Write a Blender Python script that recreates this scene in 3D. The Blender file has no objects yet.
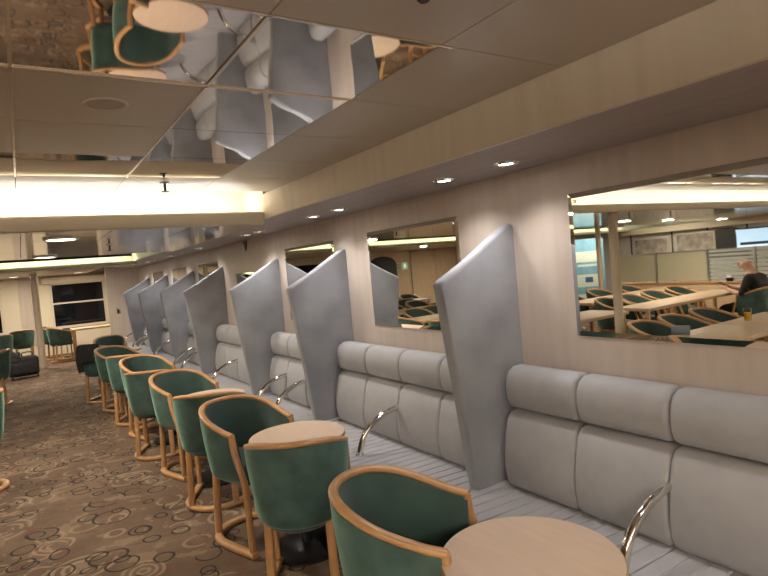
import bpy, bmesh, math, random
from mathutils import Vector, Matrix
random.seed(7)
S = bpy.context.scene
COL = S.collection
PI = math.pi

# ------------------------------------------------------------------ helpers
class MB:
    """collects shapes; build() links them as ONE mesh object"""
    def __init__(s): s.bm = bmesh.new()
    def box(s, x0, x1, y0, y1, z0, z1, bev=0.0, seg=2, mi=0):
        r = bmesh.ops.create_cube(s.bm, size=1.0)
        vs = r['verts']
        for v in vs:
            v.co = Vector(((x0+x1)/2+v.co.x*(x1-x0), (y0+y1)/2+v.co.y*(y1-y0), (z0+z1)/2+v.co.z*(z1-z0)))
        fs = set(f for v in vs for f in v.link_faces)
        for f in fs: f.material_index = mi
        if bev > 0:
            es = list(set(e for v in vs for e in v.link_edges))
            bmesh.ops.bevel(s.bm, geom=es, offset=bev, segments=seg, affect='EDGES', profile=.5)
        return s
    def quad(s, pts, mi=0):
        f = s.bm.faces.new([s.bm.verts.new(p) for p in pts]); f.material_index = mi
        return s
    def rings(s, rings, closed=True, cap=True, mi=0):
        """rings: list of equally long point lists"""
        R = [[s.bm.verts.new(p) for p in r] for r in rings]
        n = len(R[0])
        for a, b in zip(R, R[1:]):
            for i in range(n if closed else n-1):
                j = (i+1) % n
                f = s.bm.faces.new((a[i], a[j], b[j], b[i])); f.material_index = mi
        if cap and closed:
            for r in (R[0], R[-1]):
                f = s.bm.faces.new(r); f.material_index = mi
        return s
    def lathe(s, prof, c=(0, 0, 0), n=32, mi=0, axis='z'):
        rs = []
        for r, z in prof:
            ring = []
            for i in range(n):
                a = 2*PI*i/n
                p = (r*math.cos(a), r*math.sin(a), z)
                if axis == 'y': p = (p[0], p[2], p[1])
                if axis == 'x': p = (p[2], p[0], p[1])
                ring.append((c[0]+p[0], c[1]+p[1], c[2]+p[2]))
            rs.append(ring)
        return s.rings(rs, cap=prof[0] != prof[-1], mi=mi)
    def sweep(s, path, w, h=None, up=(0, 0, 1), rnd=.35, n=3, mi=0):
        """rounded-rectangle (h given) or round section (h None) along a path"""
        P = [Vector(p) for p in path]; up = Vector(up)
        if h is None:
            sec = [(w/2*math.cos(2*PI*i/12), w/2*math.sin(2*PI*i/12)) for i in range(12)]
        else:
            r = rnd*min(w, h); sec = []
            for cx, cy, a0 in ((w/2-r, h/2-r, 0), (-w/2+r, h/2-r, PI/2), (-w/2+r, -h/2+r, PI), (w/2-r, -h/2+r, 1.5*PI)):
                for k in range(n): 
                    a = a0+PI/2*k/(n-1); sec.append((cx+r*math.cos(a), cy+r*math.sin(a)))
        rings = []; side = None
        for i, p in enumerate(P):
            t = (P[min(i+1, len(P)-1)]-P[max(i-1, 0)]).normalized()
            sd = t.cross(up)
            if sd.length < 1e-3: sd = side or Vector((1, 0, 0))
            sd.normalize()
            if side is not None and h is None and sd.dot(side) < 0: sd = -sd
            side = sd; nn = sd.cross(t).normalized()
            rings.append([p+sd*a+nn*b for a, b in sec])
        return s.rings(rings, mi=mi)
    def loft(s, prof, stations, mi=0):
        """prof: (x,z) polygon; stations: (y, inset)"""
        cx = sum(p[0] for p in prof)/len(prof); cz = sum(p[1] for p in prof)/len(prof)
        rs = []
        for y, ins in stations:
            ring = []
            for x, z in prof:
                d = math.hypot(cx-x, cz-z); k = min(ins/d, .9) if d > 0 else 0
                ring.append((x+(cx-x)*k, y, z+(cz-z)*k))
            rs.append(ring)
        return s.rings(rs, mi=mi)
    def build(s, name, mats, parent=None, smooth=True, ang=40):
        bmesh.ops.recalc_face_normals(s.bm, faces=s.bm.faces[:])
        me = bpy.data.meshes.new(name); s.bm.to_mesh(me); s.bm.free()
        for m in (mats if isinstance(mats, (list, tuple)) else [mats]): me.materials.append(m)
        if smooth:
            for p in me.polygons: p.use_smooth = True
            me.set_sharp_from_angle(angle=math.radians(ang))
        o = bpy.data.objects.new(name, me); COL.objects.link(o)
        if parent: o.parent = parent
        return o

def tag(o, label, cat, group=None, kind=None):
    if label: o['label'] = label
    if cat: o['category'] = cat
    if group: o['group'] = group
    if kind: o['kind'] = kind
    return o
def empty(name, label, cat, loc=(0, 0, 0), rz=0, group=None):
    o = bpy.data.objects.new(name, None); COL.objects.link(o)
    o.empty_display_size = .1
    o.location = loc; o.rotation_euler = (0, 0, rz)
    return tag(o, label, cat, group)
def struct(name, mb, mats, **k):
    o = mb.build(name, mats, **k); o['kind'] = 'structure'; return o
def dup(root, loc, rz, label, group=None):
    r = root.copy(); COL.objects.link(r); r.location = loc; r.rotation_euler = (0, 0, rz); r['label'] = label
    if group: r['group'] = group
    for ch in list(root.children):
        c = ch.copy(); COL.objects.link(c); c.parent = r
        for g in list(ch.children):
            d = g.copy(); COL.objects.link(d); d.parent = c
    return r
def smoothpath(pts, n=8):
    """Catmull-Rom through pts"""
    P = [Vector(p) for p in pts]; P = [P[0]*2-P[1]]+P+[P[-1]*2-P[-2]]; out = []
    for i in range(1, len(P)-2):
        for k in range(n):
            t = k/n; a, b, c, d = P[i-1:i+3]
            out.append(.5*((2*b)+(c-a)*t+(2*a-5*b+4*c-d)*t*t+(3*b-a-3*c+d)*t**3))
    out.append(P[-2]); return out

# ------------------------------------------------------------------ materials
def mat(name, col, rough=.6, metal=0, **kw):
    m = bpy.data.materials.new(name); m.use_nodes = True
    b = m.node_tree.nodes['Principled BSDF']
    b.inputs['Base Color'].default_value = (*col, 1); b.inputs['Roughness'].default_value = rough
    b.inputs['Metallic'].default_value = metal
    for k, v in kw.items(): b.inputs[k.replace('_', ' ')].default_value = v
    return m
def N(m, t, **props):
    n = m.node_tree.nodes.new(t)
    for k, v in props.items(): setattr(n, k, v)
    return n
def L(m, a, b): m.node_tree.links.new(a, b)
def ramp(m, fac, stops):
    r = N(m, 'ShaderNodeValToRGB'); e = r.color_ramp.elements
    while len(e) < len(stops): e.new(.5)
    for el, (p, c) in zip(e, stops): el.position = p; el.color = (*c, 1)
    L(m, fac, r.inputs[0]); return r.outputs[0]
def coords(m, scale=(1, 1, 1), rot=(0, 0, 0), loc=(0, 0, 0)):
    t = N(m, 'ShaderNodeTexCoord'); p = N(m, 'ShaderNodeMapping')
    p.inputs['Scale'].default_value = scale; p.inputs['Rotation'].default_value = rot; p.inputs['Location'].default_value = loc
    L(m, t.outputs['Object'], p.inputs[0]); return p.outputs[0]
def noise(m, vec, scale, detail=3, rough=.5):
    n = N(m, 'ShaderNodeTexNoise'); n.inputs['Scale'].default_value = scale
    n.inputs['Detail'].default_value = detail; n.inputs['Roughness'].default_value = rough
    L(m, vec, n.inputs['Vector']); return n.outputs['Fac']
def bump(m, h, strength=.2, dist=.01):
    b = N(m, 'ShaderNodeBump'); b.inputs['Strength'].default_value = strength; b.inputs['Distance'].default_value = dist
    L(m, h, b.inputs['Height']); L(m, b.outputs[0], m.node_tree.nodes['Principled BSDF'].inputs['Normal'])
def varied(name, c0, c1, scale=(1, 1, 1), nscale=5, rough=.6, detail=4, bmp=0, bscale=None, **kw):
    m = mat(name, c0, rough, **kw); v = coords(m, scale)
    f = noise(m, v, nscale, detail)
    L(m, ramp(m, f, [(.3, c0), (.7, c1)]), m.node_tree.nodes['Principled BSDF'].inputs['Base Color'])
    if bmp: bump(m, noise(m, coords(m), bscale or 200, 2), bmp, .002)
    return m
def emit(name, col, strength):
    m = mat(name, (0.8, 0.8, 0.8)); b = m.node_tree.nodes['Principled BSDF']
    b.inputs['Emission Color'].default_value = (*col, 1); b.inputs['Emission Strength'].default_value = strength
    return m
def mth(m, op, a, b=None, c=None):
    n = N(m, 'ShaderNodeMath', operation=op)
    for i, x in enumerate((a, b, c)):
        if x is None: continue
        if isinstance(x, (int, float)): n.inputs[i].default_value = x
        else: L(m, x, n.inputs[i])
    return n.outputs[0]

M = {}
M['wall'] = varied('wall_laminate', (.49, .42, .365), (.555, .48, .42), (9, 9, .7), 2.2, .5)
M['soffit'] = varied('shaded_bulkhead_laminate', (.31, .265, .25), (.36, .31, .295), (9, .7, 9), 2.2, .5)  # laminate colour darkened to put in the shade under the bulkhead
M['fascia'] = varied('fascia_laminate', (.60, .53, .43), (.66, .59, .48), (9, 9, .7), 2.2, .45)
M['panel'] = varied('ceiling_panel', (.51, .46, .39), (.53, .48, .41), (1, 1, 1), 1.5, .33)
M['gap'] = mat('ceiling_gap', (.05, .045, .04), .8)
M['trim'] = mat('metal_strip', (.75, .68, .58), .25, 1)
M['lip'] = mat('cove_lip_paint', (.62, .57, .46), .4)
M['chrome_panel'] = mat('chrome_panel', (.66, .61, .57), .03, 1)
bump(M['chrome_panel'], noise(M['chrome_panel'], coords(M['chrome_panel']), 2.4, 1), .10, .02)
M['chrome_low'] = mat('chrome_panel_dull', (.50, .44, .40), .10, 1)
bump(M['chrome_low'], noise(M['chrome_low'], coords(M['chrome_low']), 2.4, 1), .10, .02)
M['mirror'] = mat('mirror_glass', (.84, .84, .80), .012, 1)
M['chrome'] = mat('chrome', (.82, .80, .76), .1, 1)
M['steel'] = mat('brushed_steel', (.5, .5, .49), .3, 1)
M['fabric'] = varied('grey_upholstery', (.33, .33, .345), (.36, .36, .375), (1, 1, 1), 14, .62, bmp=.12, bscale=500, Sheen_Weight=.15)
M['seatfab'] = varied('grey_seat_upholstery', (.39, .39, .43), (.42, .42, .46), (1, 1, 1), 14, .6, bmp=.12, bscale=500, Sheen_Weight=.15)
M['suede'] = varied('grey_suede', (.185, .195, .22), (.305, .315, .345), (1, 1, 1), 3.5, .75, detail=6, bmp=.15, bscale=160, Sheen_Weight=.3)
M['plinth'] = mat('dark_plinth', (.06, .05, .045), .6)
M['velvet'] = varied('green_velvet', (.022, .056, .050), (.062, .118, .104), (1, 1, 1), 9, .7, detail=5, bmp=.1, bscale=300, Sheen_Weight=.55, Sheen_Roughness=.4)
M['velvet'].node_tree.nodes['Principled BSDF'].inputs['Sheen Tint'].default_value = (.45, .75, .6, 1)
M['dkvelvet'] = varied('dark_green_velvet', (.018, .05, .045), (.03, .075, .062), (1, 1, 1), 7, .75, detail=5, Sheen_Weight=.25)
M['wood'] = varied('beech_wood', (.46, .25, .11), (.54, .31, .145), (3, 3, 3), 6, .3)
M['tabletop'] = varied('table_laminate', (.63, .48, .36), (.69, .53, .41), (22, 2, 2), 1.5, .38)
M['tableedge'] = mat('table_edge', (.42, .26, .13), .4)
M['rowtable'] = varied('long_table_laminate', (.56, .41, .27), (.62, .46, .31), (2, 22, 2), 1.5, .35)
M['black'] = mat('black_plastic', (.012, .012, .013), .45)
M['blackcloth'] = varied('black_cloth', (.012, .012, .014), (.025, .025, .028), (1, 1, 1), 20, .85)
M['dkmetal'] = mat('dark_metal', (.03, .03, .03), .35, .6)
M['cream'] = varied('cream_panel', (.66, .60, .46), (.69, .63, .49), (1, 1, 1), 2, .5)
M['column'] = mat('column_paint', (.62, .54, .42), .35)
M['night'] = mat('night_glass', (.004, .005, .008), .03, 0, IOR=1.5)
M['frame'] = mat('window_frame_paint', (.60, .55, .46), .4)
M['white'] = mat('white_plastic', (.75, .75, .73), .4)
M['greywall'] = varied('grey_panel', (.42, .40, .37), (.47, .45, .41), (6, 6, .7), 2, .5)
M['doorwood'] = varied('door_laminate', (.62, .46, .30), (.70, .53, .36), (6, 6, .8), 2, .5)
M['lamp_warm'] = emit('lamp_warm_lens', (1, .86, .62), 9)
M['lamp_cool'] = emit('downlight_lens', (1, .97, .93), 14)
M['tube'] = emit('fluorescent_tube', (1, .95, .88), 6)
M['tube_green'] = emit('fluorescent_tube_greenish', (.86, 1, .78), 6)
M['screen'] = emit('screen_glow', (.22, .52, .80), .9)
M['screen_dark'] = mat('screen_dark_band', (.02, .05, .10), .3)
M['screen_pale'] = emit('screen_pale_band', (.45, .68, .85), .9)
M['green_sign'] = emit('green_sign', (.02, .32, .10), .5)
M['sign_white'] = emit('sign_white', (.8, .9, .8), .6)
M['banner'] = varied('banner_print', (.10, .26, .40), (.20, .40, .52), (1, 1, 1), 4, .5)
M['banner_pale'] = varied('banner_pale_print', (.45, .58, .60), (.60, .65, .55), (1, 1, 1), 9, .5)
M['banner_dark'] = mat('banner_dark_print', (.04, .08, .2), .5)
M['picture'] = varied('faded_picture', (.16, .14, .12), (.42, .38, .33), (1, 1, 1), 7, .5, detail=6)
M['skin'] = varied('skin', (.56, .33, .23), (.62, .38, .28), (1, 1, 1), 12, .5)
M['juice'] = mat('orange_juice', (.85, .50, .04), .2)
M['blueplastic'] = mat('blue_grey_plastic', (.25, .31, .42), .45)
M['hair'] = mat('short_hair', (.10, .07, .05), .8)
g = mat('clear_glass', (.95, .97, .95), .02, 0, IOR=1.2); g.node_tree.nodes['Principled BSDF'].inputs['Transmission Weight'].default_value = 1; M['glass'] = g

# frosted partition glass: solid frost, and frost in horizontal stripes
def frosted(name, striped):
    m = bpy.data.materials.new(name); m.use_nodes = True; nt = m.node_tree
    b = nt.nodes['Principled BSDF']; out = nt.nodes['Material Output']
    b.inputs['Base Color'].default_value = (.60, .58, .44, 1) if not striped else (.55, .58, .58, 1); b.inputs['Roughness'].default_value = .35
    tr = N(m, 'ShaderNodeBsdfTransparent'); tr.inputs[0].default_value = (.85, .9, .88, 1)
    mx = N(m, 'ShaderNodeMixShader')
    if striped:
        t = N(m, 'ShaderNodeTexCoord'); sp = N(m, 'ShaderNodeSeparateXYZ'); L(m, t.outputs['Object'], sp.inputs[0])
        w = mth(m, 'FRACT', mth(m, 'MULTIPLY', sp.outputs[2], 15.0))
        fac = mth(m, 'MULTIPLY_ADD', mth(m, 'GREATER_THAN', w, .45), .62, .2)
        L(m, fac, mx.inputs[0])
    else: mx.inputs[0].default_value = .78
    L(m, tr.outputs[0], mx.inputs[1]); L(m, b.outputs[0], mx.inputs[2]); L(m, mx.outputs[0], out.inputs[0])
    return m
M['frost'] = frosted('frosted_glass', False); M['frost_stripe'] = frosted('striped_frosted_glass', True)

# patterned carpet: mottled brown, thin dark rings, pale swirls
def carpet():
    m = mat('patterned_carpet', (.12, .09, .06), .95); bs = m.node_tree.nodes['Principled BSDF'].inputs['Base Color']
    v = coords(m)
    warp = N(m, 'ShaderNodeTexNoise'); warp.inputs['Scale'].default_value = 2.2; L(m, v, warp.inputs['Vector'])
    wv = N(m, 'ShaderNodeVectorMath', operation='MULTIPLY_ADD'); L(m, warp.outputs['Color'], wv.inputs[0])
    wv.inputs[1].default_value = (.12, .12, 0); L(m, v, wv.inputs[2])
    col = ramp(m, noise(m, v, 1.6, 5, .65), [(.30, (.09, .056, .036)), (.5, (.13, .084, .053)), (.62, (.165, .110, .070)), (.75, (.118, .064, .041))])
    # streaky pale and reddish patches
    st = noise(m, coords(m, (1, 1, 1), (0, 0, .5)), 5.5, 4, .6)
    def over(base, fac, c, amt):
        mix = N(m, 'ShaderNodeMix', data_type='RGBA'); L(m, mth(m, 'MULTIPLY', fac, amt), mix.inputs[0])
        L(m, base, mix.inputs[6]); mix.inputs[7].default_value = (*c, 1); return mix.outputs[2]
    col = over(col, mth(m, 'GREATER_THAN', st, .585), (.27, .19, .125), .5)
    col = over(col, mth(m, 'LESS_THAN', st, .40), (.13, .055, .036), .55)
    def layer(scale, off, rmin, rmax, w, thr, rings=1, seedcol=0):
        mp = N(m, 'ShaderNodeMapping'); mp.inputs['Scale'].default_value = (scale,)*3; mp.inputs['Location'].default_value = (off, off*1.7, 0)
        L(m, wv.outputs[0], mp.inputs[0])
        vo = N(m, 'ShaderNodeTexVoronoi', voronoi_dimensions='2D', feature='F1'); vo.inputs['Scale'].default_value = 1
        vo.inputs['Randomness'].default_value = .8
        L(m, mp.outputs[0], vo.inputs['Vector'])
        sep = N(m, 'ShaderNodeSeparateColor'); L(m, vo.outputs['Color'], sep.inputs[0])
        r = mth(m, 'MULTIPLY_ADD', sep.outputs[0], rmax-rmin, rmin)
        d = vo.outputs['Distance']
        if rings > 1:
            q = mth(m, 'FRACT', mth(m, 'MULTIPLY', mth(m, 'DIVIDE', d, r), rings))
            ln = mth(m, 'MULTIPLY', mth(m, 'GREATER_THAN', q, .55), mth(m, 'LESS_THAN', d, r))
        else:
            ln = mth(m, 'LESS_THAN', mth(m, 'ABSOLUTE', mth(m, 'SUBTRACT', d, r)), w)
        return mth(m, 'MULTIPLY', ln, mth(m, 'GREATER_THAN', sep.outputs[1], thr))
    brk = mth(m, 'GREATER_THAN', noise(m, v, 7, 2), .42)
    col = over(col, mth(m, 'MULTIPLY', layer(2.3, 3.1, .22, .42, 0, .45, 3), brk), (.36, .27, .185), .5)
    col = over(col, mth(m, 'MULTIPLY', layer(4.0, 9.4, .18, .36, .04, .5), brk), (.33, .25, .17), .5)
    for sc, off, th, w in ((3.2, 1.3, .66, .022), (4.6, 5.9, .64, .028), (6.6, 12.7, .66, .040)):
        col = over(col, layer(sc, off, .16, .40, w, th), (.014, .011, .012), .93)
    L(m, col, bs)
    bump(m, noise(m, v, 350, 2), .35, .004)
    return m
M['carpet'] = carpet()

# ------------------------------------------------------------------ the room
XW, XF = 2.0, 1.45          # bench wall, bulkhead fascia
X0, Y0, Y1 = -9.5, -4.5, 17.0
ZC, ZS, ZL = 2.05, 1.885, 1.852   # ceiling, bulkhead underside, lowered ceiling
struct('floor', MB().box(X0-.2, 6, Y0-.2, Y1+.3, -.1, 0), M['carpet'])
struct('wall_right', MB().box(XW, XW+.15, Y0, Y1, 0, 2.3), M['wall'])
struct('wall_left', MB().box(X0-.15, X0, Y0, Y1, 0, 2.3), M['greywall'])
struct('wall_back', MB().box(X0, XW, Y0-.15, Y0, 0, 2.3), M['wall'])
struct('wall_end', MB().box(1.40, 2.0, 12.0, 12.10, 0, 1.95), M['wall'])
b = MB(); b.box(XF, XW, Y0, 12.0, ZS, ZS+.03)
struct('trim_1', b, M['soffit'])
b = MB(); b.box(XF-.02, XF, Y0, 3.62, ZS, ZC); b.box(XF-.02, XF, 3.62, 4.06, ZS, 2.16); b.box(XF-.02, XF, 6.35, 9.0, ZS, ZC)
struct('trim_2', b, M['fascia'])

# ceiling panels
PW, PL = .4655, .4775
def panels(x0, x1, ys, z, chrome):
    cream, mir = MB(), MB(); nm = 0
    xs = [.03+PW*k for k in range(-21, 3)]+[XF]
    g = .0018
    for xa, xb in zip(xs, xs[1:]):
        xa, xb = max(xa, x0), min(xb, x1)
        if xb-xa < .02: continue
        for ya, yb in zip(ys, ys[1:]):
            c = chrome((xa+xb)/2, (ya+yb)/2)
            (mir if c else cream).box(xa+g, xb-g, ya+g, yb-g, z, z+.015)
            nm += c
    return cream, mir, nm
ysA = [Y0]+[1.12+PL*k for k in range(-11, 5)]+[3.5]
def chromeA(x, y):
    row = math.floor((y-1.12)/PL); colm = math.floor((x-.03)/PW)
    return (row in (0, 3) and colm <= 0) or (0 <= row <= 3 and colm == 1)
c, mi_, _ = panels(X0, XF-.02, ysA, ZC, chromeA)
struct('ceiling', c, M['panel']); struct('ceiling', mi_, M['chrome_panel'])
c, mi_, _ = panels(X0, XF-.02, [3.66, 4.1, 4.6, 5.15, 5.7, 6.35], ZL, lambda x, y: True)
c.bm.free(); struct('ceiling', mi_, M['chrome_low'])
c, mi_, _ = panels(X0, XF-.02, [6.35, 6.9, 7.5, 8.1, 8.6, 9.0], ZC, lambda x, y: False)
mi_.bm.free(); struct('ceiling', c, M['panel'])
c, mi_, _ = panels(X0, XF-.02, [9.0, 9.9, 10.9, 11.9, 12.9, 13.9, 14.9, 15.9, Y1], 1.95, lambda x, y: False)
mi_.bm.free(); struct('ceiling', c, M['panel'])
b = MB(); b.box(X0, XF-.02, Y0, 3.5, ZC+.016, ZC+.05); b.box(X0, XF-.02, 4.06, 6.35, ZL+.016, ZL+.05)
b.box(X0, XF-.02, 6.35, 9.0, ZC+.016, ZC+.05); b.box(X0, 2, 9.0, Y1, 1.966, 2.0); b.box(XF-.02, 2, 12.1, Y1, 1.95, 1.965)
struct('ceiling', b, M['gap'])
# bright metal T-strips between panels near the camera
b = MB()
b.box(.026, .034, -.8, 3.05, ZC-.004, ZC+.006); b.box(.4915, .4995, 1.12, 3.05, ZC-.004, ZC+.006)
b.box(X0, 1.0, 1.116, 1.124, ZC-.004, ZC+.006); b.box(X0, .96, 1.594, 1.602, ZC-.004, ZC+.006)
struct('trim_3', b, M['trim'])
# risers at the ends of the recesses, and the light coves
b = MB(); b.box(X0, XF-.02, 4.04, 4.06, ZL+.016, 2.16); b.box(X0, XF-.02, 3.485, 4.06, 2.14, 2.16); b.box(X0, XF-.02, 3.485, 3.5, ZC+.016, 2.14); b.box(X0, XF-.02, 3.66, 4.05, ZL+.016, ZL+.03); b.box(X0, XF-.02, 6.33, 6.35, ZL, ZC+.016); b.box(X0, XF-.02, 9.0, 9.02, 1.825, ZC+.016)
struct('trim_4', b, M['cream'])
def cove(ya, yb, zb, name):
    b = MB(); b.box(X0, XF-.021, ya, yb, zb, zb+.015); b.box(X0, XF-.021, ya, ya+.035, zb, zb+.05, .012, 3)
    return struct(name, b, M['lip'])
struct('trim_5', MB().box(X0, XF-.021, 3.62, 3.66, ZL-.004, 1.935, .012, 3), M['lip']); cove(8.62, 8.999, 1.825, 'trim_6'); cove(-1.9, -1.5, 1.835, 'trim_7')

def area(name, loc, sx, sy, power, col, rot=(0, 0, 0)):
    l = bpy.data.lights.new(name, 'AREA'); l.shape = 'RECTANGLE'; l.size = sx; l.size_y = sy; l.energy = power; l.color = col
    o = bpy.data.objects.new(name, l); COL.objects.link(o); o.location = loc; o.rotation_euler = rot; return o
UP = (PI, 0, 0)
COVE = 4.6   # watts per metre of cove tube
def tubes(y, z, m, col, k, label, gr):
    n = 7; w = (XF-.05-X0)/n
    for i in range(n):
        xa = X0+.02+w*i
        o = MB().lathe([(.001, 0), (.012, .001), (.012, w-.08), (.001, w-.079)], (xa, y, z), 12, axis='x').build('fluorescent_tube', m)
        tag(o, label, 'light tube', gr)
    area('cove_light', ((X0+XF)/2, y-.09, z-.014), XF-X0-.1, .05, COVE*k*(XF-X0), col, UP)
tubes(3.93, 1.902, M['tube'], (1, .94, .90), 1.0, 'fluorescent tube lying hidden in the nearer bright ceiling cove', 'tubes in the nearer light cove')
tubes(8.90, 1.857, M['tube_green'], (.90, 1, .74), .7, 'fluorescent tube lying hidden in the farther greenish ceiling cove', 'tubes in the farther light cove')
area('cove_light', ((X0+XF)/2, -1.75, 1.86), XF-X0-.1, .05, COVE*17*(XF-X0), (1, .94, .86), UP)

# far window wall
b = MB()
YW = Y1-.9   # window plane 16.1
wins = [(.63, 1.80, .60, 1.74), (-1.75, -.42, .60, 1.74), (-4.3, -3.0, .60, 1.74)]
b.box(X0, 2, YW, YW+.1, 0, .60); b.box(X0, 2, YW, YW+.1, 1.74, 1.97)
for xa, xb in ((X0, -4.3), (-3.0, -1.75), (-.42, .63), (1.80, 2.0)): b.box(xa, xb, YW, YW+.1, .60, 1.74)
struct('wall_far', b, M['cream'])
b = MB(); b.box(-9.5, -5.4, 15.9, YW, 0, 1.97); struct('wall_far', b, M['doorwood'])
b = MB(); b.box(.20, .30, YW-.03, YW, .3, 1.95); b.box(-.03, .0, YW-.03, YW, .3, 1.95); b.box(-.0, .2, YW-.012, YW, .3, 1.95)
struct('trim_8', b, M['wall'])
b = MB(); b.box(.45, 1.95, YW-.10, YW, 1.755, 1.90, .01); b.box(-2, -.30, YW-.10, YW, 1.755, 1.90, .01); struct('trim_9', b, M['cream'])
for i, (xa, xb, za, zb) in enumerate(wins):
    w = MB().box(xa, xb, YW+.05, YW+.06, za, zb).build('window_%d' % (i+1), M['night']); w['kind'] = 'structure'
    f = MB()
    f.box(xa-.03, xa+.02, YW-.02, YW+.05, za, zb); f.box(xb-.02, xb+.03, YW-.02, YW+.05, za, zb)
    f.box(xa-.03, xb+.03, YW-.02, YW+.05, zb-.02, zb+.03); f.box(xa, xb, YW+.0, YW+.05, 1.235, 1.275)
    f.box(xa-.03, xb+.03, YW-.10, YW+.05, za+.03, za+.09)
    f.build('window_frame', M['frame'], w)
# door in the far wall
d = MB().box(-8.5, -7.5, 15.86, 15.9, .02, 1.86).build('door_1', M['doorwood']); d['kind'] = 'structure'
fr = MB(); fr.box(-8.55, -8.50, 15.84, 15.9, 0, 1.9); fr.box(-7.5, -7.45, 15.84, 15.9, 0, 1.9); fr.box(-8.55, -7.45, 15.84, 15.9, 1.86, 1.9)
fr.build('door_frame', M['wall'], d)
MB().sweep(smoothpath([(-8.4, 15.86, .95), (-8.4, 15.80, .95), (-8.27, 15.80, .95)], 3), .02).build('door_handle', M['steel'], d)

# ------------------------------------------------------------------ columns
def column(x, y, z1, r):
    b = MB(); b.lathe([(.001, 0), (r, 0), (r, z1), (.001, z1)], (x, y, 0), 28); return struct('column', b, M['column'])
column(.25, 13.6, 1.95, .064); column(-1.62, 3.87, ZL, .05); column(-5.35, 6.78, ZC, .048)

# ------------------------------------------------------------------ wall mirrors
def mirror(y0, y1, z0, z1, label):
    r = empty('wall_mirror', label, 'mirror', (XW, (y0+y1)/2, z0), 0, 'mirrors along the bench wall')
    hy = (y1-y0)/2; h = z1-z0; e = .022
    b = MB()
    o = [(-.004, -hy, 0), (-.004, hy, 0), (-.004, hy, h), (-.004, -hy, h)]
    i = [(-.0075, -hy+e, e), (-.0075, hy-e, e), (-.0075, hy-e, h-e), (-.0075, -hy+e, h-e)]
    k = [(-.0002, p[1], p[2]) for p in o]
    b.quad(i); b.rings([k, o, i], cap=False); b.quad(k)
    b.build('mirror_glass', M['mirror'], r, smooth=False)
    for sy in (-1, 1):
        for z in (.035, h-.035):
            MB().lathe([(.001, -.0125), (.007, -.012), (.007, -.0076), (.001, -.0076)], (0, sy*(hy-.035), z), 14, axis='x').build('screw_cap', M['chrome'], r)
mirror(.65, 1.585, 1.125, 1.735, 'largest wall mirror, at right edge above the nearest sofa')
mirror(2.31, 3.245, 1.10, 1.73, 'middle wall mirror, fully seen, between the two nearest wing dividers')
mirror(3.735, 4.665, 1.09, 1.72, 'wall mirror above the pair of chrome arms, behind second wing divider')
mirror(5.20, 6.05, 1.02, 1.55, 'lower wall mirror mostly hidden behind third wing divider')
mirror(6.68, 7.60, 1.09, 1.72, 'wall mirror peeking between fourth and fifth wing dividers')
mirror(8.20, 9.10, 1.09, 1.72, 'wall mirror peeking between fifth and sixth wing dividers')
mirror(9.75, 10.6, 1.09, 1.72, 'farthest wall mirror peeking above the last wing dividers')

# ------------------------------------------------------------------ wing dividers
WY = [1.918, 3.565, 4.83, 6.50, 7.80, 9.45, 10.95]; WT = .065
ordn = ['nearest', 'second nearest', 'third', 'fourth', 'fifth', 'sixth', 'farthest']
wlab = ['nearest tall grey suede wing divider, left of the biggest mirror', 'second nearest tall grey suede wing divider, left of the middle mirror',
        'third tall grey suede wing divider counted from the camera', 'fourth wing divider from the camera, the darkest looking one',
        'fifth grey suede wing divider counted from the camera', 'sixth grey suede wing divider, second from the far end', 'farthest grey suede wing divider, beside the end wall']
def wing_mesh():
    out = [(0, .445), (-.20, .445), (-.345, .446), (-.36, .52), (-.40, .85), (-.462, 1.36), (-.468, 1.395), (-.45, 1.412), (-.3, 1.487), (-.04, 1.638), (-.012, 1.65), (0, 1.645)]
    b = MB(); r = .02
    cx, cz = -.2, 1.0
    def inset(p, d):
        n = math.hypot(p[0]-cx, p[1]-cz); k = d/n
        x = p[0]+(cx-p[0])*k if p[0] < -.005 else p[0]; z = p[1]+(cz-p[1])*k if p[1] > .45 else p[1]
        return x, z
    st = []
    for i in range(5):
        a = PI/2*i/4; st.append((r-r*math.cos(PI/2-a) if False else r*(1-math.sin(a)), r*(1-math.cos(a))))
    ys = [(r*(1-math.cos(PI/2*i/4)), r*(1-math.sin(PI/2*i/4))) for i in range(5)]
    stations = ys+[(WT-y, ins) for y, ins in reversed(ys)]
    b.rings([[(inset(p, ins)[0], y, inset(p, ins)[1]) for p in out] for y, ins in stations])
    return b
w0 = None
for y, lab in zip(WY, wlab):
    if w0 is None:
        w0 = wing_mesh().build('wing_divider', M['suede'], ang=60); w = w0
    else:
        w = w0.copy(); COL.objects.link(w)
    w.location = (XW-.001, y, 0); tag(w, lab, 'divider', 'wing dividers along the bench')

# ------------------------------------------------------------------ upholstered bench, one unit per bay
seat_prof = [(1.36, .30), (1.335, .325), (1.325, .37), (1.335, .415), (1.365, .440), (1.45, .444), (1.65, .438), (1.84, .432), (1.84, .30)]
back_prof = [(1.812, .436), (1.796, .46), (1.785, .52), (1.788, .60), (1.803, .68), (1.828, .755), (1.85, .778), (1.90, .785), (1.925, .77), (1.925, .436)]
head_prof = [(1.868, .792), (1.845, .803), (1.830, .835), (1.824, .885), (1.832, .935), (1.852, .968), (1.885, .985), (1.93, .985), (1.955, .970), (1.962, .94), (1.962, .792)]
def rounded(y0, y1, r, n=5, mids=()):
    a = [(y0+r*(1-math.cos(PI/2*i/n)), r*(1-math.sin(PI/2*i/n))) for i in range(n+1)]
    return a+list(mids)+[(y0+y1-y, i) for y, i in reversed(a)]
def handle_path(y):
    return smoothpath([(1.52, y, .43), (1.527, y, .475), (1.56, y, .545), (1.62, y, .60), (1.70, y, .638), (1.78, y, .655), (1.83, y, .658)], 6)
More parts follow.
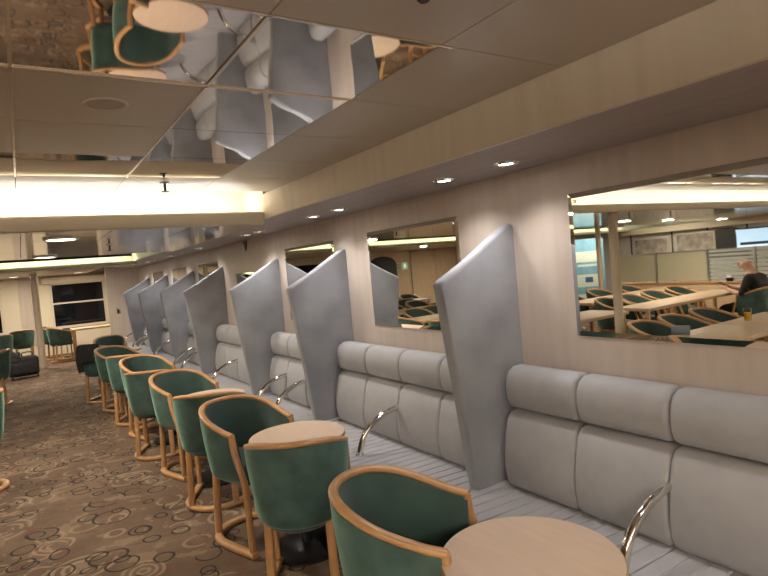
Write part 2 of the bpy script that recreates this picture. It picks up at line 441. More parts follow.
def bench(y0, y1, n, arms, label):
    r = empty('banquette_sofa', label, 'sofa', (0, 0, 0), 0, 'grey bench units along the wall')
    MB().box(1.44, 1.985, y0+.002, y1-.002, 0, .298).build('plinth', M['plinth'], r)
    MB().box(1.926, 1.996, y0+.002, y1-.002, .30, .79).build('back_board', M['fabric'], r)
    w = (y1-y0)/n
    for k in range(n):
        a, c = y0+w*k+.002, y0+w*(k+1)-.002
        m = []; ng = 6
        for j in range(1, ng):
            yy = a+(c-a)*j/ng
            m += [(yy-.006, 0), (yy-.0015, .016), (yy+.0015, .016), (yy+.006, 0)]
        MB().loft(seat_prof, rounded(a, c, .014, 3, m)).build('seat_cushion', M['seatfab'], r)
        MB().loft(back_prof, rounded(a, c, .02, 5)).build('back_cushion', M['fabric'], r, ang=60)
        MB().loft(head_prof, rounded(a, c, .022, 5)).build('headrest_roll', M['fabric'], r, ang=60)
    for k in arms:
        b = MB().sweep(handle_path(y0+w*k), .034, None, up=(0, 1, 0)); b.lathe([(.001, 0), (.026, 0), (.026, .006), (.001, .006)], (1.52, y0+w*k, .442), 16)
        b.build('armrest', M['chrome'], r)
bays = [(.32, WY[0]-.035, 4, (2,), 'nearest grey bench unit, at right under the largest mirror')]
bl = ['grey bench unit between the nearest and second wing dividers', 'grey bench unit with two chrome arms between second and third wing dividers', 'grey bench unit between third and fourth wing dividers',
      'grey bench unit between fourth and fifth wing dividers', 'grey bench unit between fifth and sixth wing dividers', 'grey bench unit between the last two wing dividers']
for i in range(6):
    n = 4 if i % 2 == 0 else 3
    bays.append((WY[i]+WT, WY[i+1]-.035, n, (2,) if n == 4 else (1, 2), bl[i]))
bays.append((WY[6]+WT, 11.99, 2, (1,), 'last short grey bench unit beyond the farthest wing divider'))
for y0, y1, n, arms, lab in bays: bench(y0, y1, n, arms, lab)
# fill under the wings so the bench base runs on
for y in WY:
    b = MB(); b.box(1.34, 1.99, y-.034, y+WT-.002, .30, .443, .012); b.box(1.44, 1.985, y-.034, y+WT-.002, 0, .30)
    tag(b.build('bench_infill', [M['seatfab'], M['plinth']]), 'narrow grey padded strip of bench under the %s wing divider' % ordn[WY.index(y)], 'bench strip', 'bench strips under the wings')

# ------------------------------------------------------------------ tub chair
def rim_curve(R=.224, yf=.18, n=26):
    pts = [(.210, yf), (.217, .12), (.222, .05)]
    for i in range(n+1):
        a = -PI*i/n; pts.append((R*math.cos(a), R*1.04*math.sin(a)))
    return pts+[(-.222, .05), (-.217, .12), (-.210, yf)]
def rim_z(y):
    t = min(max((.18-y)/.40, 0), 1); t = t*t*(3-2*t)*.5+t*.5
    return .648+.115*t
def make_chair(name, label, cat):
    r = empty(name, label, cat)
    C = rim_curve(); ZB = .388
    nrm = []
    for i in range(len(C)):
        p, q = C[max(i-1, 0)], C[min(i+1, len(C)-1)]
        tx, ty = q[0]-p[0], q[1]-p[1]; l = math.hypot(tx, ty); nrm.append((-ty/l, tx/l))   # outward? fixed below
    def ring(off, v, zoff=0):
        out = []
        for (x, y), (nx, ny) in zip(C, nrm):
            z = ZB+(rim_z(y)-ZB)*v+zoff; k = .84+.16*min(max(v, 0), 1)**.8
            s = 1 if nx*x+ny*(y-.05) > 0 else -1
            if y > .1: s = 1 if nx*x > 0 else -1
            out.append(((x+s*nx*off)*k, (y+s*ny*off)*k if y < 0 else y+s*ny*off*k, z))
        return out
    # upholstered shell: outer skin up, inner skin down
    b = MB()
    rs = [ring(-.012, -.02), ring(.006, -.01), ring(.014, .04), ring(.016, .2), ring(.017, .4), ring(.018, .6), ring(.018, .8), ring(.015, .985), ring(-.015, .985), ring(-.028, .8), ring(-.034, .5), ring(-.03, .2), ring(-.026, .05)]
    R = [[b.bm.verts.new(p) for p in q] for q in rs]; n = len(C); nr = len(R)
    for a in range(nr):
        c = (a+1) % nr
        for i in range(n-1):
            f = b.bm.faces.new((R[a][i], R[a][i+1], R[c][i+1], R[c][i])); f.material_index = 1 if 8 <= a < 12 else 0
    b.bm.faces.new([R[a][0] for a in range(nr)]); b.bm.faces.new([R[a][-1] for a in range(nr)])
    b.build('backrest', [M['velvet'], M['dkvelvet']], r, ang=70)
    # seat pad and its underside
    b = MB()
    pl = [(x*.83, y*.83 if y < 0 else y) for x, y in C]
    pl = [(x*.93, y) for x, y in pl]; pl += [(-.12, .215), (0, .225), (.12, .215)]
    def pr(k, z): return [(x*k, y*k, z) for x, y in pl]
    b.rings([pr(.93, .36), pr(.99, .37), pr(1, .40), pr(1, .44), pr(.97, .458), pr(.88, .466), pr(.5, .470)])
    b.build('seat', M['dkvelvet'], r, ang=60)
    # wooden rim
    path = [(x, y, rim_z(y)+.006) for x, y in C]
    b = MB().sweep(path, .034, .024, rnd=.42, n=4); b.build('arm_rail', M['wood'], r, ang=60)
    for s in (-1, 1):
        p = smoothpath([(s*.210, .172, .656), (s*.210, .178, .61), (s*.209, .190, .55), (s*.206, .225, .46), (s*.203, .245, .38), (s*.200, .248, .25), (s*.198, .248, .028)], 5)
        MB().sweep(p, .034, .030, up=(0, 1, 0), n=3).build('front_leg', M['wood'], r, ang=60)
        MB().sweep([(s*.138, -.115, .42), (s*.141, -.130, .2), (s*.145, -.138, .028)], .040, .034, up=(0, 1, 0)).build('rear_leg', M['wood'], r, ang=60)
    bp = [(.198, .272), (.199, .19), (.200, .08), (.198, 0)]+[(.198*math.cos(-PI*i/16), .195*math.sin(-PI*i/16)) for i in range(1, 16)]+[(-.198, 0), (-.200, .08), (-.199, .19), (-.198, .272)]
    MB().sweep([(x, y, .017) for x, y in bp], .048, .032, n=3).build('floor_runner', M['wood'], r, ang=60)
    return r
chair0 = make_chair('tub_chair', '', 'chair')
used = False
def chair(x, y, face, label, group):
    """face: compass angle (deg) the sitter looks towards, from +x"""
    global used
    rz = math.radians(face-90)
    if not used:
        used = True; chair0.location = (x, y, 0); chair0.rotation_euler = (0, 0, rz); tag(chair0, label, 'chair', group); return chair0
    return dup(chair0, (x, y, 0), rz, label, group)
G = 'green tub chairs along the aisle'
TX = 1.125; TY = [1.14, 2.83, 4.30, 5.70, 7.2, 8.76, 10.2]
chair(1.003, 1.545, -50, 'nearest green tub chair, cut by the bottom edge, by the nearest round table', G)
chair(1.015, 2.445, 57, 'green tub chair showing its back, in front of the second round table', G)
chair(1.02, 3.22, -72, 'green tub chair showing its inside, behind the second round table', G)
chair(1.01, 3.87, 60, 'second green tub chair from the camera that shows its back', G)
chair(1.02, 4.72, -72, 'third green tub chair from the camera that shows its inside', G)
chair(.92, 5.33, 62, 'third green tub chair from the camera that shows its back', G)
chair(1.0, 6.18, -72, 'fourth green tub chair from the camera that shows its inside', G)
chair(.95, 6.83, 60, 'fourth green tub chair from the camera that shows its back', G)
chair(.93, 7.75, -60, 'green tub chair just nearer than the one carrying a black jacket', G)
cj = chair(.82, 8.50, 50, 'green tub chair with a black jacket over its back', G)
chair(1.08, 9.55, -95, 'farthest green tub chair of the aisle row, behind the jacket chair', G)

# ------------------------------------------------------------------ round tables
def make_round(label):
    r = empty('round_table', label, 'table', group='round tables in front of the bench')
    b = MB(); R = .26
    b.lathe([(.001, .600), (R-.006, .600), (R, .604)], n=64, mi=1); b.lathe([(R, .604), (R, .624), (R-.003, .627)], n=64, mi=1)
    b.lathe([(R-.003, .627), (R-.012, .628), (.001, .628)], n=64)
    b.build('tabletop', [M['tabletop'], M['tableedge']], r)
    MB().lathe([(.001, .02), (.03, .02), (.03, .582), (.09, .590), (.09, .600), (.001, .600)], n=24).build('pedestal', M['dkmetal'], r)
    MB().lathe([(.001, 0), (.20, 0), (.20, .012), (.17, .022), (.04, .04), (.001, .04)], n=40).build('base', M['dkmetal'], r)
    return r
tl = ['nearest round wooden table, cut by the bottom edge', 'round wooden table behind the chair that shows its whole back', 'third round wooden table from the camera, hidden by chairs', 'fourth round wooden table from the camera, hidden by chairs',
      'fifth round wooden table from the camera, hidden by chairs', 'sixth round wooden table, near the jacket chair', 'farthest round wooden table, near the end wall']
t0 = None
for y, lab in zip(TY, tl):
    x = TX if y > 3 else (1.185 if y > 1.5 else 1.155)
    if t0 is None: t0 = make_round(lab); t0.location = (x, y, 0)
    else: dup(t0, (x, y, 0), 0, lab)

# ------------------------------------------------------------------ long tables across the aisle
def make_long(label, lx, ly):
    r = empty('long_table', label, 'table', group='long tables across the aisle')
    MB().box(-lx/2, lx/2, -ly/2, ly/2, .640, .68, .006).build('tabletop', M['rowtable'], r)
    for sx in (-1, 1):
        for sy in (-1, 1):
            x, y = sx*(lx/2-.05), sy*(ly/2-.05); MB().box(x-.022, x+.022, y-.022, y+.022, 0, .64, .004).build('leg', M['wood'], r)
    return r
def long_table(x, y, lx, ly, label):
    r = make_long(label, lx, ly); r.location = (x, y, 0); return r
long_table(-1.04, 2.47, .86, .56, 'nearest pale long table in the largest mirror, holding a blue-grey cup')
long_table(-1.96, 2.47, .94, .56, 'pale long table in the largest mirror, holding the glass of juice')
long_table(-3.15, 4.32, 1.25, .50, 'middle long table in the mirror, left half, before the glass partition')
long_table(-4.42, 4.32, 1.25, .50, 'middle long table in the mirror where the bald man sits')
long_table(-1.78, 4.45, .96, .56, 'long table behind the front cream column in the largest mirror')
long_table(-3.75, 5.55, 1.4, .52, 'rear long table in the mirror, left part, below the blue banner')
long_table(-5.05, 5.55, 1.1, .52, 'rear long table in the mirror, right part, along the glass partition')
G2 = 'chairs across the aisle'
for x, lab in ((-.80, 'first chair from the aisle behind the nearest mirrored table'), (-1.29, 'second chair from the aisle behind the nearest mirrored table'), (-1.85, 'third chair from the aisle behind the nearest mirrored table')):
    chair(x, 2.93, -90, lab, G2)
cm = chair(-4.55, 3.72, 90, 'chair carrying the bald man in black', G2)
for i, x in enumerate((-2.85, -3.37, -3.95, -4.6)):
    chair(x, 4.80, -90, '%s chair from the left on the far side of the mirrored middle table' % ['first', 'second', 'third', 'fourth'][i], G2)
chair(-1.7, 4.98, -90, 'chair on the far side of the table behind the front column', G2)
for i, x in enumerate((-3.5, -4.3, -5.1)):
    chair(x, 6.03, -90, '%s chair from the left beyond the rear mirrored table' % ['first', 'second', 'third'][i], G2)
# chairs at the left edge of the picture
chair(-.435, 5.45, 180, 'chair at left edge of the photo with only its curved wooden foot showing', G2)
chair(-.53, 6.55, 180, 'chair at left edge whose runner peeks in above the nearest one', G2)
chair(-.45, 9.66, 180, 'chair at left edge beyond the middle of the aisle, near the black bag', G2)
# tables and chairs seen in the middle mirror
long_table(-1.05, 6.6, .9, .56, 'nearest table in the middle mirror between the two wings')
long_table(-1.9, 8.1, 1.2, .56, 'second table in the middle mirror between the two wings')
long_table(-3.0, 10.2, 1.3, .56, 'third table in the middle mirror between the two wings')
for i, (x, y, f) in enumerate(((-1.2, 7.1, -90), (-1.75, 7.6, 90), (-1.7, 8.6, -90), (-2.3, 8.6, -90), (-2.7, 9.7, 90), (-3.0, 10.7, -90), (-3.6, 10.7, -90))):
    chair(x, y, f, 'chair at the %s' % ['far side of nearest table in the middle mirror', 'near side of second table in the middle mirror', 'far side of second table in middle mirror, aisle end', 'far side of second table in middle mirror, inner end',
          'near side of third table in the middle mirror', 'far side of third table in middle mirror, aisle end', 'far side of third table in middle mirror, inner end'][i], G2)
# far end by the windows
long_table(1.40, 14.55, 1.05, .62, 'wooden table under the right far window')
long_table(-.85, 14.3, 1.1, .62, 'wooden table under the left far window')
G3 = 'chairs by the far windows'
chair(.64, 14.35, 10, 'chair with its back to us at the left end of table under right far window', G3)
chair(.50, 15.15, -20, 'chair right of the far cream column, before the windows', G3)
chair(-.06, 14.85, 95, 'chair with dark green back just left of the far cream column', G3)
chair(-.45, 13.75, 100, 'chair on the near side of the table under the left far window', G3)

# ------------------------------------------------------------------ downlights and ceiling lamps
def spot(loc, power, col, ang, blend=.7, rad=.03):
    l = bpy.data.lights.new('downlight_lamp', 'SPOT'); l.energy = power; l.color = col; l.spot_size = math.radians(ang); l.spot_blend = blend; l.shadow_soft_size = rad
    o = bpy.data.objects.new('downlight_lamp', l); COL.objects.link(o); o.location = loc; return o
DY = [.15, 1.70, 2.11, 3.18, 3.56, 4.62, 4.97, 6.60, 7.37, 8.1, 9.1, 9.6, 10.6, 11.2]
num = ['first', 'second', 'third', 'fourth', 'fifth', 'sixth', 'seventh', 'eighth', 'ninth', 'tenth', 'eleventh', 'twelfth', 'thirteenth', 'fourteenth', 'fifteenth']
dl0 = None; vis = 0
SPOT = 12.0
for y in DY:
    x = 1.76; lab = ('recessed chrome downlight in the bulkhead beyond the right edge, above the nearest sofa' if y < 1 else 'recessed chrome downlight in the bulkhead over the bench, %s from the camera' % num[vis])
    vis += y > 1
    if dl0 is None:
        dl0 = empty('downlight', lab, 'ceiling light', (x, y, ZS), 0, 'downlights over the bench')
        MB().lathe([(.034, -.001), (.037, -.008), (.050, -.010), (.058, -.001), (.058, .0), (.034, .0), (.034, -.001)], n=28).build('rim', M['chrome'], dl0)
        MB().lathe([(.001, -.004), (.034, -.004), (.034, -.001), (.001, -.001)], n=24).build('lens', M['lamp_cool'], dl0)
    else: dup(dl0, (x, y, ZS), 0, lab)
    if y > -1: spot((x, y, ZS-.02), SPOT, (1, .95, .91), 125, .9)
cl0 = None
def ceil_lamp(x, y, z, label, power=10):
    global cl0
    if cl0 is None:
        cl0 = empty('ceiling_lamp', label, 'ceiling light', (x, y, z), 0, 'round lamps in the ceiling')
        MB().lathe([(.082, -.001), (.084, -.012), (.100, -.012), (.105, -.001), (.105, 0), (.082, 0), (.082, -.001)], n=36).build('rim', M['white'], cl0)
        MB().lathe([(.001, -.010), (.083, -.008), (.083, -.001), (.001, -.001)], n=36).build('diffuser', M['lamp_warm'], cl0)
    else: dup(cl0, (x, y, z), 0, label)
    l = bpy.data.lights.new('ceiling_lamp_light', 'AREA'); l.shape = 'DISK'; l.size = .16; l.energy = power; l.color = (1, .86, .68)
    o = bpy.data.objects.new('ceiling_lamp_light', l); COL.objects.link(o); o.location = (x, y, z-.02)
ceil_lamp(.25, 4.14, ZL, 'round lit ceiling lamp in the mirrored ceiling over the aisle, nearer one', 20)
ceil_lamp(.22, 6.05, ZL, 'round lit ceiling lamp just before the greenish cove, over the aisle', 26)
ceil_lamp(1.15, 14.6, 1.95, 'round lit ceiling lamp above the table at the right far window', 30)
ceil_lamp(-.1, 14.6, 1.95, 'round lit ceiling lamp above the far cream column', 30)
ceil_lamp(.35, 11.2, 1.95, 'added round fill lamp over the aisle just beyond the greenish cove', 26)  # extra lamp put in to brighten the far floor
ceil_lamp(-1.5, 11.5, 1.95, 'added round fill lamp left of the aisle beyond the greenish cove', 25)  # added light for the left side, no lamp known here
ceil_lamp(-3.4, 4.9, ZL, 'left lit ceiling lamp of the three beyond the cove in the largest mirror', 22)
ceil_lamp(-4.84, 5.09, ZL, 'middle lit ceiling lamp of the three beyond the cove in the largest mirror', 22)
ceil_lamp(-7.8, 5.7, ZL, 'right lit ceiling lamp of the three beyond the cove in the largest mirror', 22)
ceil_lamp(-7.2, 1.5, ZC, 'added fill lamp over the far side of the room, near cove', 30)  # added fill for the far side of the room
ceil_lamp(-4.2, 1.2, ZC, 'added fill lamp over the mirrored pale tables', 24)  # also added, to light the mirrored side
ceil_lamp(-6.3, 7.7, ZC, 'added fill lamp in the recess before the blue banner', 30)  # lamp added because the banner stayed dark
ceil_lamp(-8.3, 7.4, ZC, 'added fill lamp in the recess near the framed pictures', 30)  # lamp added to lift the dark back zone
ceil_lamp(-5.5, 12.5, 1.95, 'added fill lamp before the door seen in the middle mirror', 45)  # lamp added to brighten the door wall
ceil_lamp(-8.4, 13.2, 1.95, 'added fill lamp nearest the door seen in the middle mirror', 45)  # second added lamp for the door wall
for x, y in ((-.6, -1.2), (-2.6, -1.0), (.6, -3.6)):  # unseen lamps added as fill light from behind the camera
    ceil_lamp(x, y, ZC, 'added round fill lamp behind the camera, over the aisle', 24)

# sprinklers, grille, small things on ceiling and wall
def sprinkler(x, y, z, label):
    r = empty('sprinkler', label, 'sprinkler', (x, y, z), 0, 'ceiling sprinklers')
    MB().lathe([(.001, -.006), (.022, -.006), (.026, 0), (.001, 0)], n=20).build('escutcheon', M['steel'], r)
    b = MB().lathe([(.001, -.045), (.006, -.045), (.007, -.006), (.001, -.006)], n=12)
    b.lathe([(.001, -.05), (.02, -.05), (.02, -.046), (.001, -.046)], n=16); b.build('head', M['dkmetal'], r)
sprinkler(.71, 3.20, ZC, 'ceiling sprinkler just before the nearer light cove'); sprinkler(.62, 4.88, ZL, 'ceiling sprinkler in the mirrored lowered ceiling')
o = MB().lathe([(.001, -.006), (.011, -.006), (.014, -.003), (.015, 0), (.001, 0)], (.765, .935, ZC), 24).build('detector', M['dkmetal']); tag(o, 'small dark round detector on the ceiling at top edge', 'detector')
r = empty('ceiling_speaker', 'round flush speaker grille in beige ceiling panel', 'speaker', (.265, 1.84, ZC))
MB().lathe([(.052, -.004), (.058, -.004), (.062, 0), (.052, 0), (.052, -.004)], n=36).build('rim', M['panel'], r)
MB().lathe([(.001, -.003), (.0515, -.003), (.0515, .004), (.001, .004)], n=36).build('grille', varied('grille', (.40, .35, .29), (.44, .39, .32), (1, 1, 1), 300, .5), r)
b = MB(); tri = [(-.055, 0), (.055, 0), (0, -.10)]
b.rings([[(XW-.012, 5.66+y, 1.875+z) for y, z in tri], [(XW-.0005, 5.66+y, 1.875+z) for y, z in tri]])
tag(b.build('wall_flag', mat('dark_brown_red', (.11, .055, .045), .6)), 'small dark triangular sign under the bulkhead above third wing', 'sign')
r = empty('wall_socket', 'small dark socket on the end wall beside the farthest wing', 'socket', (1.56, 12.0, 1.06))
MB().box(-.03, .03, -.008, -.0005, -.055, .055, .004).build('plate', M['steel'], r); MB().box(-.018, .018, -.011, -.008, -.035, .035, .002).build('insert', M['black'], r)

# ------------------------------------------------------------------ black bag and jacket
r = empty('trolley_bag', 'black wheeled bag with a black coat on it beside the far column', 'bag', (-.09, 12.35, 0), .15)
MB().box(-.24, .24, -.16, .16, .05, .40, .05, 4).build('body', M['blackcloth'], r)
for s in (-1, 1):
    MB().lathe([(.001, -.015), (.04, -.015), (.04, .015), (.001, .015)], (s*.2, -.13, .04), 18, axis='x').build('wheel', M['black'], r)
MB().sweep(smoothpath([(.0, 0, .39), (.0, 0, .46), (.08, 0, .475), (.16, 0, .46), (.16, 0, .39)], 5), .022).build('handle', M['black'], r)
MB().box(-.20, .20, -.19, -.155, .10, .30, .015, 3).build('front_pocket', M['blackcloth'], r)
b = MB(); n = 14
grid = []
for i in range(n+1):
    row = []
    for j in range(9):
        u, v = i/n*2-1, j/8*2-1
        row.append((-.30+u*.17+.02*math.sin(5*v), 12.34+v*.14+.02*math.sin(6*u), .53-.06*u*u-.07*v*v+.03*math.sin(7*u+3*v)))
    grid.append(row)
vs = [[b.bm.verts.new(p) for p in rw] for rw in grid]
for i in range(n):
    for j in range(8): b.bm.faces.new((vs[i][j], vs[i+1][j], vs[i+1][j+1], vs[i][j+1]))
g = bmesh.ops.extrude_face_region(b.bm, geom=b.bm.faces[:])
for v in [e for e in g['geom'] if isinstance(e, bmesh.types.BMVert)]: v.co.z = .402
o = b.build('folded_coat', M['blackcloth'], ang=80); tag(o, 'black coat heaped on top of the black wheeled bag at left edge', 'coat')
# jacket hanging over the rear rim of one chair
C = rim_curve(); jr = empty('jacket', 'black jacket hung over the back of a green tub chair', 'jacket', cj.location, cj.rotation_euler[2])
b = MB(); idx = [i for i in range(len(C)) if C[i][1] < .02 and C[i][0] < .13]
rows = []
prof = [(-.04, -.10), (-.038, -.05), (-.030, .0), (-.016, .022), (.010, .024), (.026, .006), (.036, -.05), (.042, -.11), (.046, -.17), (.044, -.21)]
for k, i in enumerate(idx):
    x, y = C[i]; l = math.hypot(x, y); nx, ny = x/l, y/l; w = .008*math.sin(k*1.3); t = k/(len(idx)-1)
    rows.append([(x+nx*(o_+w), y+ny*(o_+w), rim_z(y)+.005+dz*(1 if dz > -.1 else (.75+.35*math.sin(t*PI)+.06*math.sin(k*.9)))) for o_, dz in prof])
outer = [[b.bm.verts.new(p) for p in rw] for rw in rows]
for a in range(len(outer)-1):
    for k in range(len(prof)-1): b.bm.faces.new((outer[a][k], outer[a+1][k], outer[a+1][k+1], outer[a][k+1]))
jo = b.build('jacket_body', M['blackcloth'], jr, ang=80); md = jo.modifiers.new('thick', 'SOLIDIFY'); md.thickness = .016; md.offset = 1
MB().sweep(smoothpath([(-.12, -.225, .72), (-.13, -.25, .62), (-.125, -.255, .52), (-.11, -.25, .44)], 4), .075, .045, up=(0, 1, 0), rnd=.48).build('sleeve', M['blackcloth'], jr)

# ------------------------------------------------------------------ far side of the room (seen in the mirrors)
r = empty('glass_partition', 'frosted glass screen on a wooden base across the room, in largest mirror', 'partition', (-6.2, 0, 0))
MB().box(-.05, .25, 3.0, 6.9, 0, .70, .006).build('base', M['rowtable'], r)
MB().box(-.07, .27, 2.98, 6.92, .70, .735, .006).build('ledge', M['wood'], r)
ys = [3.0, 4.4, 5.15, 6.1, 6.9]
for i, (a, c) in enumerate(zip(ys, ys[1:])):
    p = MB().box(.09, .10, a+.02, c-.02, .76, 1.27).build('pane', M['frost_stripe'] if i < 2 else M['frost'], r)
    if i < 2: p['label'] = 'pane with horizontal frosted stripes'
for y in ys: MB().box(.075, .115, y-.018, y+.018, .735, 1.29).build('post', M['steel'], r)
MB().box(.08, .11, 3.0, 6.9, 1.27, 1.285).build('top_rail', M['steel'], r)

r = empty('roll_up_banner', 'tall blue roll-up banner behind the columns in the largest mirror', 'banner', (-6.75, 8.1, 0), math.radians(53))
BW = .34
MB().box(-BW, BW, -.004, .004, .09, 1.70).build('print', M['banner'], r)
MB().box(-BW-.01, BW+.01, -.06, .06, 0, .09, .015, 3).build('base', M['steel'], r)
for nm, za, zb, xa, xb, mm in (('photo_panel', 1.18, 1.42, -.26, .3, 'banner_pale'), ('photo_panel', .14, .46, -.1, .3, 'banner_pale'), ('emblem', .72, .84, -.08, .08, 'banner_dark'), ('title_bar', 1.08, 1.13, -.22, .22, 'banner_pale'), ('mid_band', .62, .90, -.28, .28, 'banner_pale')):
    yy = -.0052 if nm == 'emblem' else -.0042
    MB().box(xa, xb, yy-.001, yy, za, zb).build(nm, M[mm], r)
    MB().box(xa, xb, -yy, -yy+.001, za, zb).build(nm, M[mm], r)
# back wall: pictures, arched opening, screens
def picture(y, z0, z1, w, label):
    r = empty('wall_picture', label, 'picture', (X0, y, z0), 0, 'pictures across the room')
    MB().box(.002, .03, -w/2, w/2, 0, z1-z0, .004).build('frame', M['greywall'], r); MB().box(.03, .033, -w/2+.05, w/2-.05, .05, z1-z0-.05).build('print', M['picture'], r)
picture(8.25, 1.15, 1.62, .95, 'left framed picture on the grey wall in the largest mirror'); picture(7.15, 1.15, 1.66, .95, 'right framed picture on the grey wall in the largest mirror')
b = MB(); arc = [(6.98-.34+.0, .9)]
pts = [(-.42, 0), (-.42, .52)]+[(-.42*math.cos(PI*i/12), .52+.16*math.sin(PI*i/12)) for i in range(1, 12)]+[(.42, .52), (.42, 0)]
b.rings([[(X0+.001, 6.42+y, 1.0+z) for y, z in pts], [(X0+.02, 6.42+y, 1.0+z) for y, z in pts]])
tag(b.build('arched_opening', M['black']), 'dark arched opening in the wall left of the blue screens', 'opening')
pts2 = [(-.55, 0), (-.55, .55)]+[(-.55*math.cos(PI*i/12), .55+.3*math.sin(PI*i/12)) for i in range(1, 12)]+[(.55, .55), (.55, 0)]
b = MB(); b.rings([[(-6.3+x, 15.8995, .95+z) for x, z in pts2], [(-6.3+x, 15.87, .95+z) for x, z in pts2]])
struct('trim_20', b, M['black'])  # dark arched opening, drawn as a black plate on the far wall
def screen(y, label):
    r = empty('wall_screen', label, 'screen', (X0, y, 1.17), 0, 'blue screens across the room')
    MB().box(.002, .05, -.40, .40, -.02, .46, .006).build('housing', M['screen_dark'], r)
    MB().box(.05, .052, -.37, .37, .02, .43).build('display', M['screen'], r)
    MB().box(.052, .053, -.37, .30, .09, .15).build('dark_band', M['screen_dark'], r); MB().box(.052, .053, -.37, .37, .03, .08).build('pale_band', M['screen_pale'], r)
screen(5.84, 'left bright blue screen on the wall above the bald man'); screen(5.02, 'right bright blue screen at right edge of the largest mirror')
b = MB(); b.box(X0, X0+.25, 4.3, 8.9, 1.72, 1.86); struct('trim_10', b, M['cream'])
for y in (6.0, 6.85, 7.7, 8.8):
    b = MB(); b.box(X0, X0+.02, y-.015, y+.015, 0, 1.86); struct('trim_%d' % (11+int((y-5.9)*1.2)), b, M['gap'])
# exit sign and notice by the far door
r = empty('exit_sign', 'green pictogram sign beside the door in the middle mirror', 'sign', (-7.2, 15.90, 1.42))
MB().box(-.12, .12, -.02, -.001, -.12, .12, .004).build('panel', M['green_sign'], r)
b = MB(); b.lathe([(.001, -.023), (.02, -.023), (.02, -.0205), (.001, -.0205)], (.0, 0, .065), 14, axis='y')
for p, q, w in (((.0, .045), (-.01, -.01), .03), ((-.01, -.01), (.035, -.045), .018), ((.035, -.045), (.025, -.085), .016), ((-.01, -.01), (-.045, -.06), .018), ((0, .035), (.05, .01), .013), ((0, .035), (-.045, .02), .013)):
    d = Vector((q[0]-p[0], 0, q[1]-p[1])); nn = Vector((-d.z, 0, d.x)).normalized()*w/2; P_, Q_ = Vector((p[0], -.0222, p[1])), Vector((q[0], -.0222, q[1]))
    b.rings([[P_+nn, P_-nn, Q_-nn, Q_+nn], [v+Vector((0, .0015, 0)) for v in (P_+nn, P_-nn, Q_-nn, Q_+nn)]])
b.build('running_figure', M['sign_white'], r)
r = empty('wall_notice', 'small pale notice board with dark lines beside the green sign', 'sign', (-6.93, 15.90, 1.42))
MB().box(-.09, .09, -.01, -.001, -.12, .12, .002).build('board', M['cream'], r)
for k in range(4): MB().box(-.06, .06, -.013, -.0101, .06-.045*k, .075-.045*k).build('line', M['dkmetal'], r)

# things on the mirrored tables
r = empty('juice_glass', 'glass of orange juice on the pale table in the largest mirror', 'glass', (-1.76, 2.60, .681))
MB().lathe([(.001, 0), (.030, 0), (.036, .115), (.033, .115), (.027, .006), (.001, .006)], n=24).build('tumbler', M['glass'], r)
MB().lathe([(.001, .007), (.0265, .0075), (.0305, .075), (.001, .075)], n=24).build('juice', M['juice'], r)
r = empty('fallen_cup', 'blue-grey cup lying on its side at the near end of the pale table', 'cup', (-.74, 2.68, .681), math.radians(-30))
b = MB(); b.lathe([(.001, -.075), (.036, -.075), (.041, -.065), (.041, .07), (.037, .07), (.034, -.06), (.001, -.06)], (0, 0, .042), 24, axis='y'); b.build('body', M['blueplastic'], r)
MB().lathe([(.0335, -.05), (.036, .068), (.030, .062), (.001, -.045)], (0, 0, .042), 24, axis='y').build('inside', M['dkmetal'], r)
r = empty('small_pot', 'small black and white pot on the long wooden ledge in the largest mirror', 'pot', (-5.98, 4.75, .736))
MB().lathe([(.001, 0), (.05, 0), (.06, .05), (.05, .06), (.001, .06)], n=20).build('body', M['black'], r); MB().lathe([(.001, .06), (.045, .06), (.04, .11), (.001, .115)], n=20).build('lid', M['white'], r)

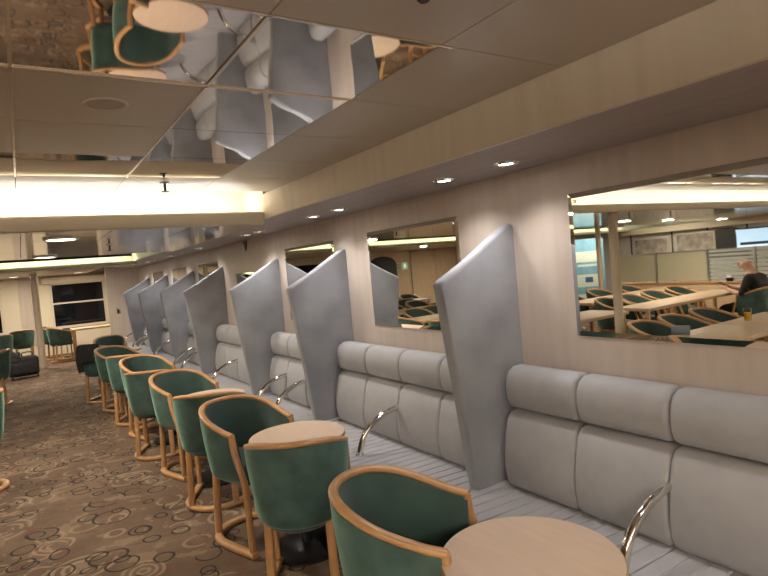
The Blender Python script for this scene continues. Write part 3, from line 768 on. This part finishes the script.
# ------------------------------------------------------------------ the seated man
def skinned(name, verts, edges, radii, root, lev=2):
    me = bpy.data.meshes.new(name); me.from_pydata(verts, edges, []); o = bpy.data.objects.new(name, me); COL.objects.link(o)
    md = o.modifiers.new('s', 'SKIN'); md.use_smooth_shade = True
    for i, sv in enumerate(me.skin_vertices[0].data):
        rr = radii[i]; sv.radius = rr if isinstance(rr, tuple) else (rr, rr); sv.use_root = (i == root)
    sb = o.modifiers.new('d', 'SUBSURF'); sb.levels = lev; sb.render_levels = lev
    dg = bpy.context.evaluated_depsgraph_get(); m2 = bpy.data.meshes.new_from_object(o.evaluated_get(dg))
    bpy.data.objects.remove(o); return m2
def man(loc, rz):
    r = empty('person', 'bald man in black clothes sitting with both hands on a phone', 'person', loc, rz)
    V, E, Rd = [], [], []
    def v(p, rad, par=None):
        V.append(p); Rd.append(rad)
        if par is not None: E.append((par, len(V)-1))
        return len(V)-1
    pel = v((0, -.05, .53), (.155, .12)); bel = v((0, -.06, .66), (.15, .115), pel); chs = v((0, -.02, .83), (.17, .12), bel); upc = v((0, .03, .94), (.13, .09), chs)
    nk = v((0, .07, 1.0), .055, upc); hb = v((0, .10, 1.06), .072, nk); hm = v((0, .125, 1.11), (.078, .095), hb); ht = v((0, .12, 1.165), (.066, .078), hm)
    hands = []
    for s in (-1, 1):
        hp = v((s*.09, .02, .51), .095, pel); kn = v((s*.11, .42, .50), .062, hp); kb = v((s*.11, .44, .40), .058, kn); an = v((s*.11, .40, .10), .042, kb); hl = v((s*.11, .40, .05), .045, an); to = v((s*.12, .55, .035), .034, hl)
        sh = v((s*.17, .03, .92), .062, upc); el = v((s*.24, .10, .70), .045, sh); wr = v((s*.07, .34, .76), .028, el)
        pa = v((s*.045, .40, .785), (.036, .02), wr); hands.append((s, pa))
        for k, (dx, ln) in enumerate(((.018, .052), (.006, .06), (-.006, .056), (-.017, .045))):
            kx = s*(.045+dx)
            a = v((kx, .425, .80+.004*k), .0095, pa); b_ = v((kx-s*.012, .425+ln*.45, .812), .0085, a); c_ = v((kx-s*.03, .425+ln*.6, .822), .0075, b_)
        a = v((s*.02, .39, .805), .0105, pa); v((s*.004, .41, .822), .009, a)
    me = skinned('body', V, E, Rd, 0)
    for m in (M['skin'], M['blackcloth']): me.materials.append(m)
    for p in me.polygons:
        c = p.center; x, y, z = c
        cloth = z < .985 and y < .22 and not (abs(x) > .15 and y > .12 and z > .6)
        if z < .60: cloth = True
        if y > .25 and z > .62: cloth = False
        p.material_index = 1 if cloth else 0; p.use_smooth = True
    o = bpy.data.objects.new('body', me); COL.objects.link(o); o.parent = r
    b = MB()
    for s in (-1, 1):
        b.lathe([(.001, -.012), (.012, -.01), (.022, 0), (.012, .01), (.001, .012)], (s*.083, .105, 1.10), 12, axis='x')
    b.sweep([(0, .215, 1.115), (0, .235, 1.085), (0, .222, 1.075)], .024, .022, up=(1, 0, 0)); b.build('ears_and_nose', M['skin'], r)
    for s in (-1, 1): MB().lathe([(.001, -.004), (.009, -.002), (.009, .002), (.001, .004)], (s*.03, .21, 1.115), 10, axis='y').build('eye', M['black'], r)
    MB().box(-.022, .022, .203, .212, 1.043, 1.05, .002).build('mouth', mat('lips', (.4, .17, .14), .5), r)
    return r
mr = man((-4.55, 3.72, -.03), 0)
o = MB().box(-.038, .038, -.075, .075, -.004, .004, .003).build('phone', M['black']); o.location = (-4.55, 4.155, .80); o.rotation_euler = (.5, 0, 0)
tag(o, 'black phone held in both hands by the bald man', 'phone')

# ------------------------------------------------------------------ camera, world, view
w = bpy.data.worlds.new('night'); S.world = w; w.use_nodes = True
w.node_tree.nodes['Background'].inputs[0].default_value = (.01, .012, .018, 1); w.node_tree.nodes['Background'].inputs[1].default_value = .3
cam = bpy.data.cameras.new('camera'); co = bpy.data.objects.new('camera', cam); COL.objects.link(co)
cam.sensor_width = 36; cam.lens = 36*561/768; cam.clip_start = .02; cam.clip_end = 60
Rm = Matrix(((.8351172, .0945412, -.5418867), (-.5432020, -.0134678, -.8394940), (-.0866648, .9954299, .0401077)))
co.matrix_world = Matrix.Translation((0, 0, 1.5)) @ Rm.to_4x4()
S.camera = co
S.view_settings.view_transform = 'Standard'; S.view_settings.look = 'None'; S.view_settings.gamma = 1; S.view_settings.exposure = .28
S.cycles.max_bounces = 10; S.cycles.diffuse_bounces = 5; S.cycles.glossy_bounces = 6; S.cycles.transparent_max_bounces = 12
S.cycles.sample_clamp_indirect = 6
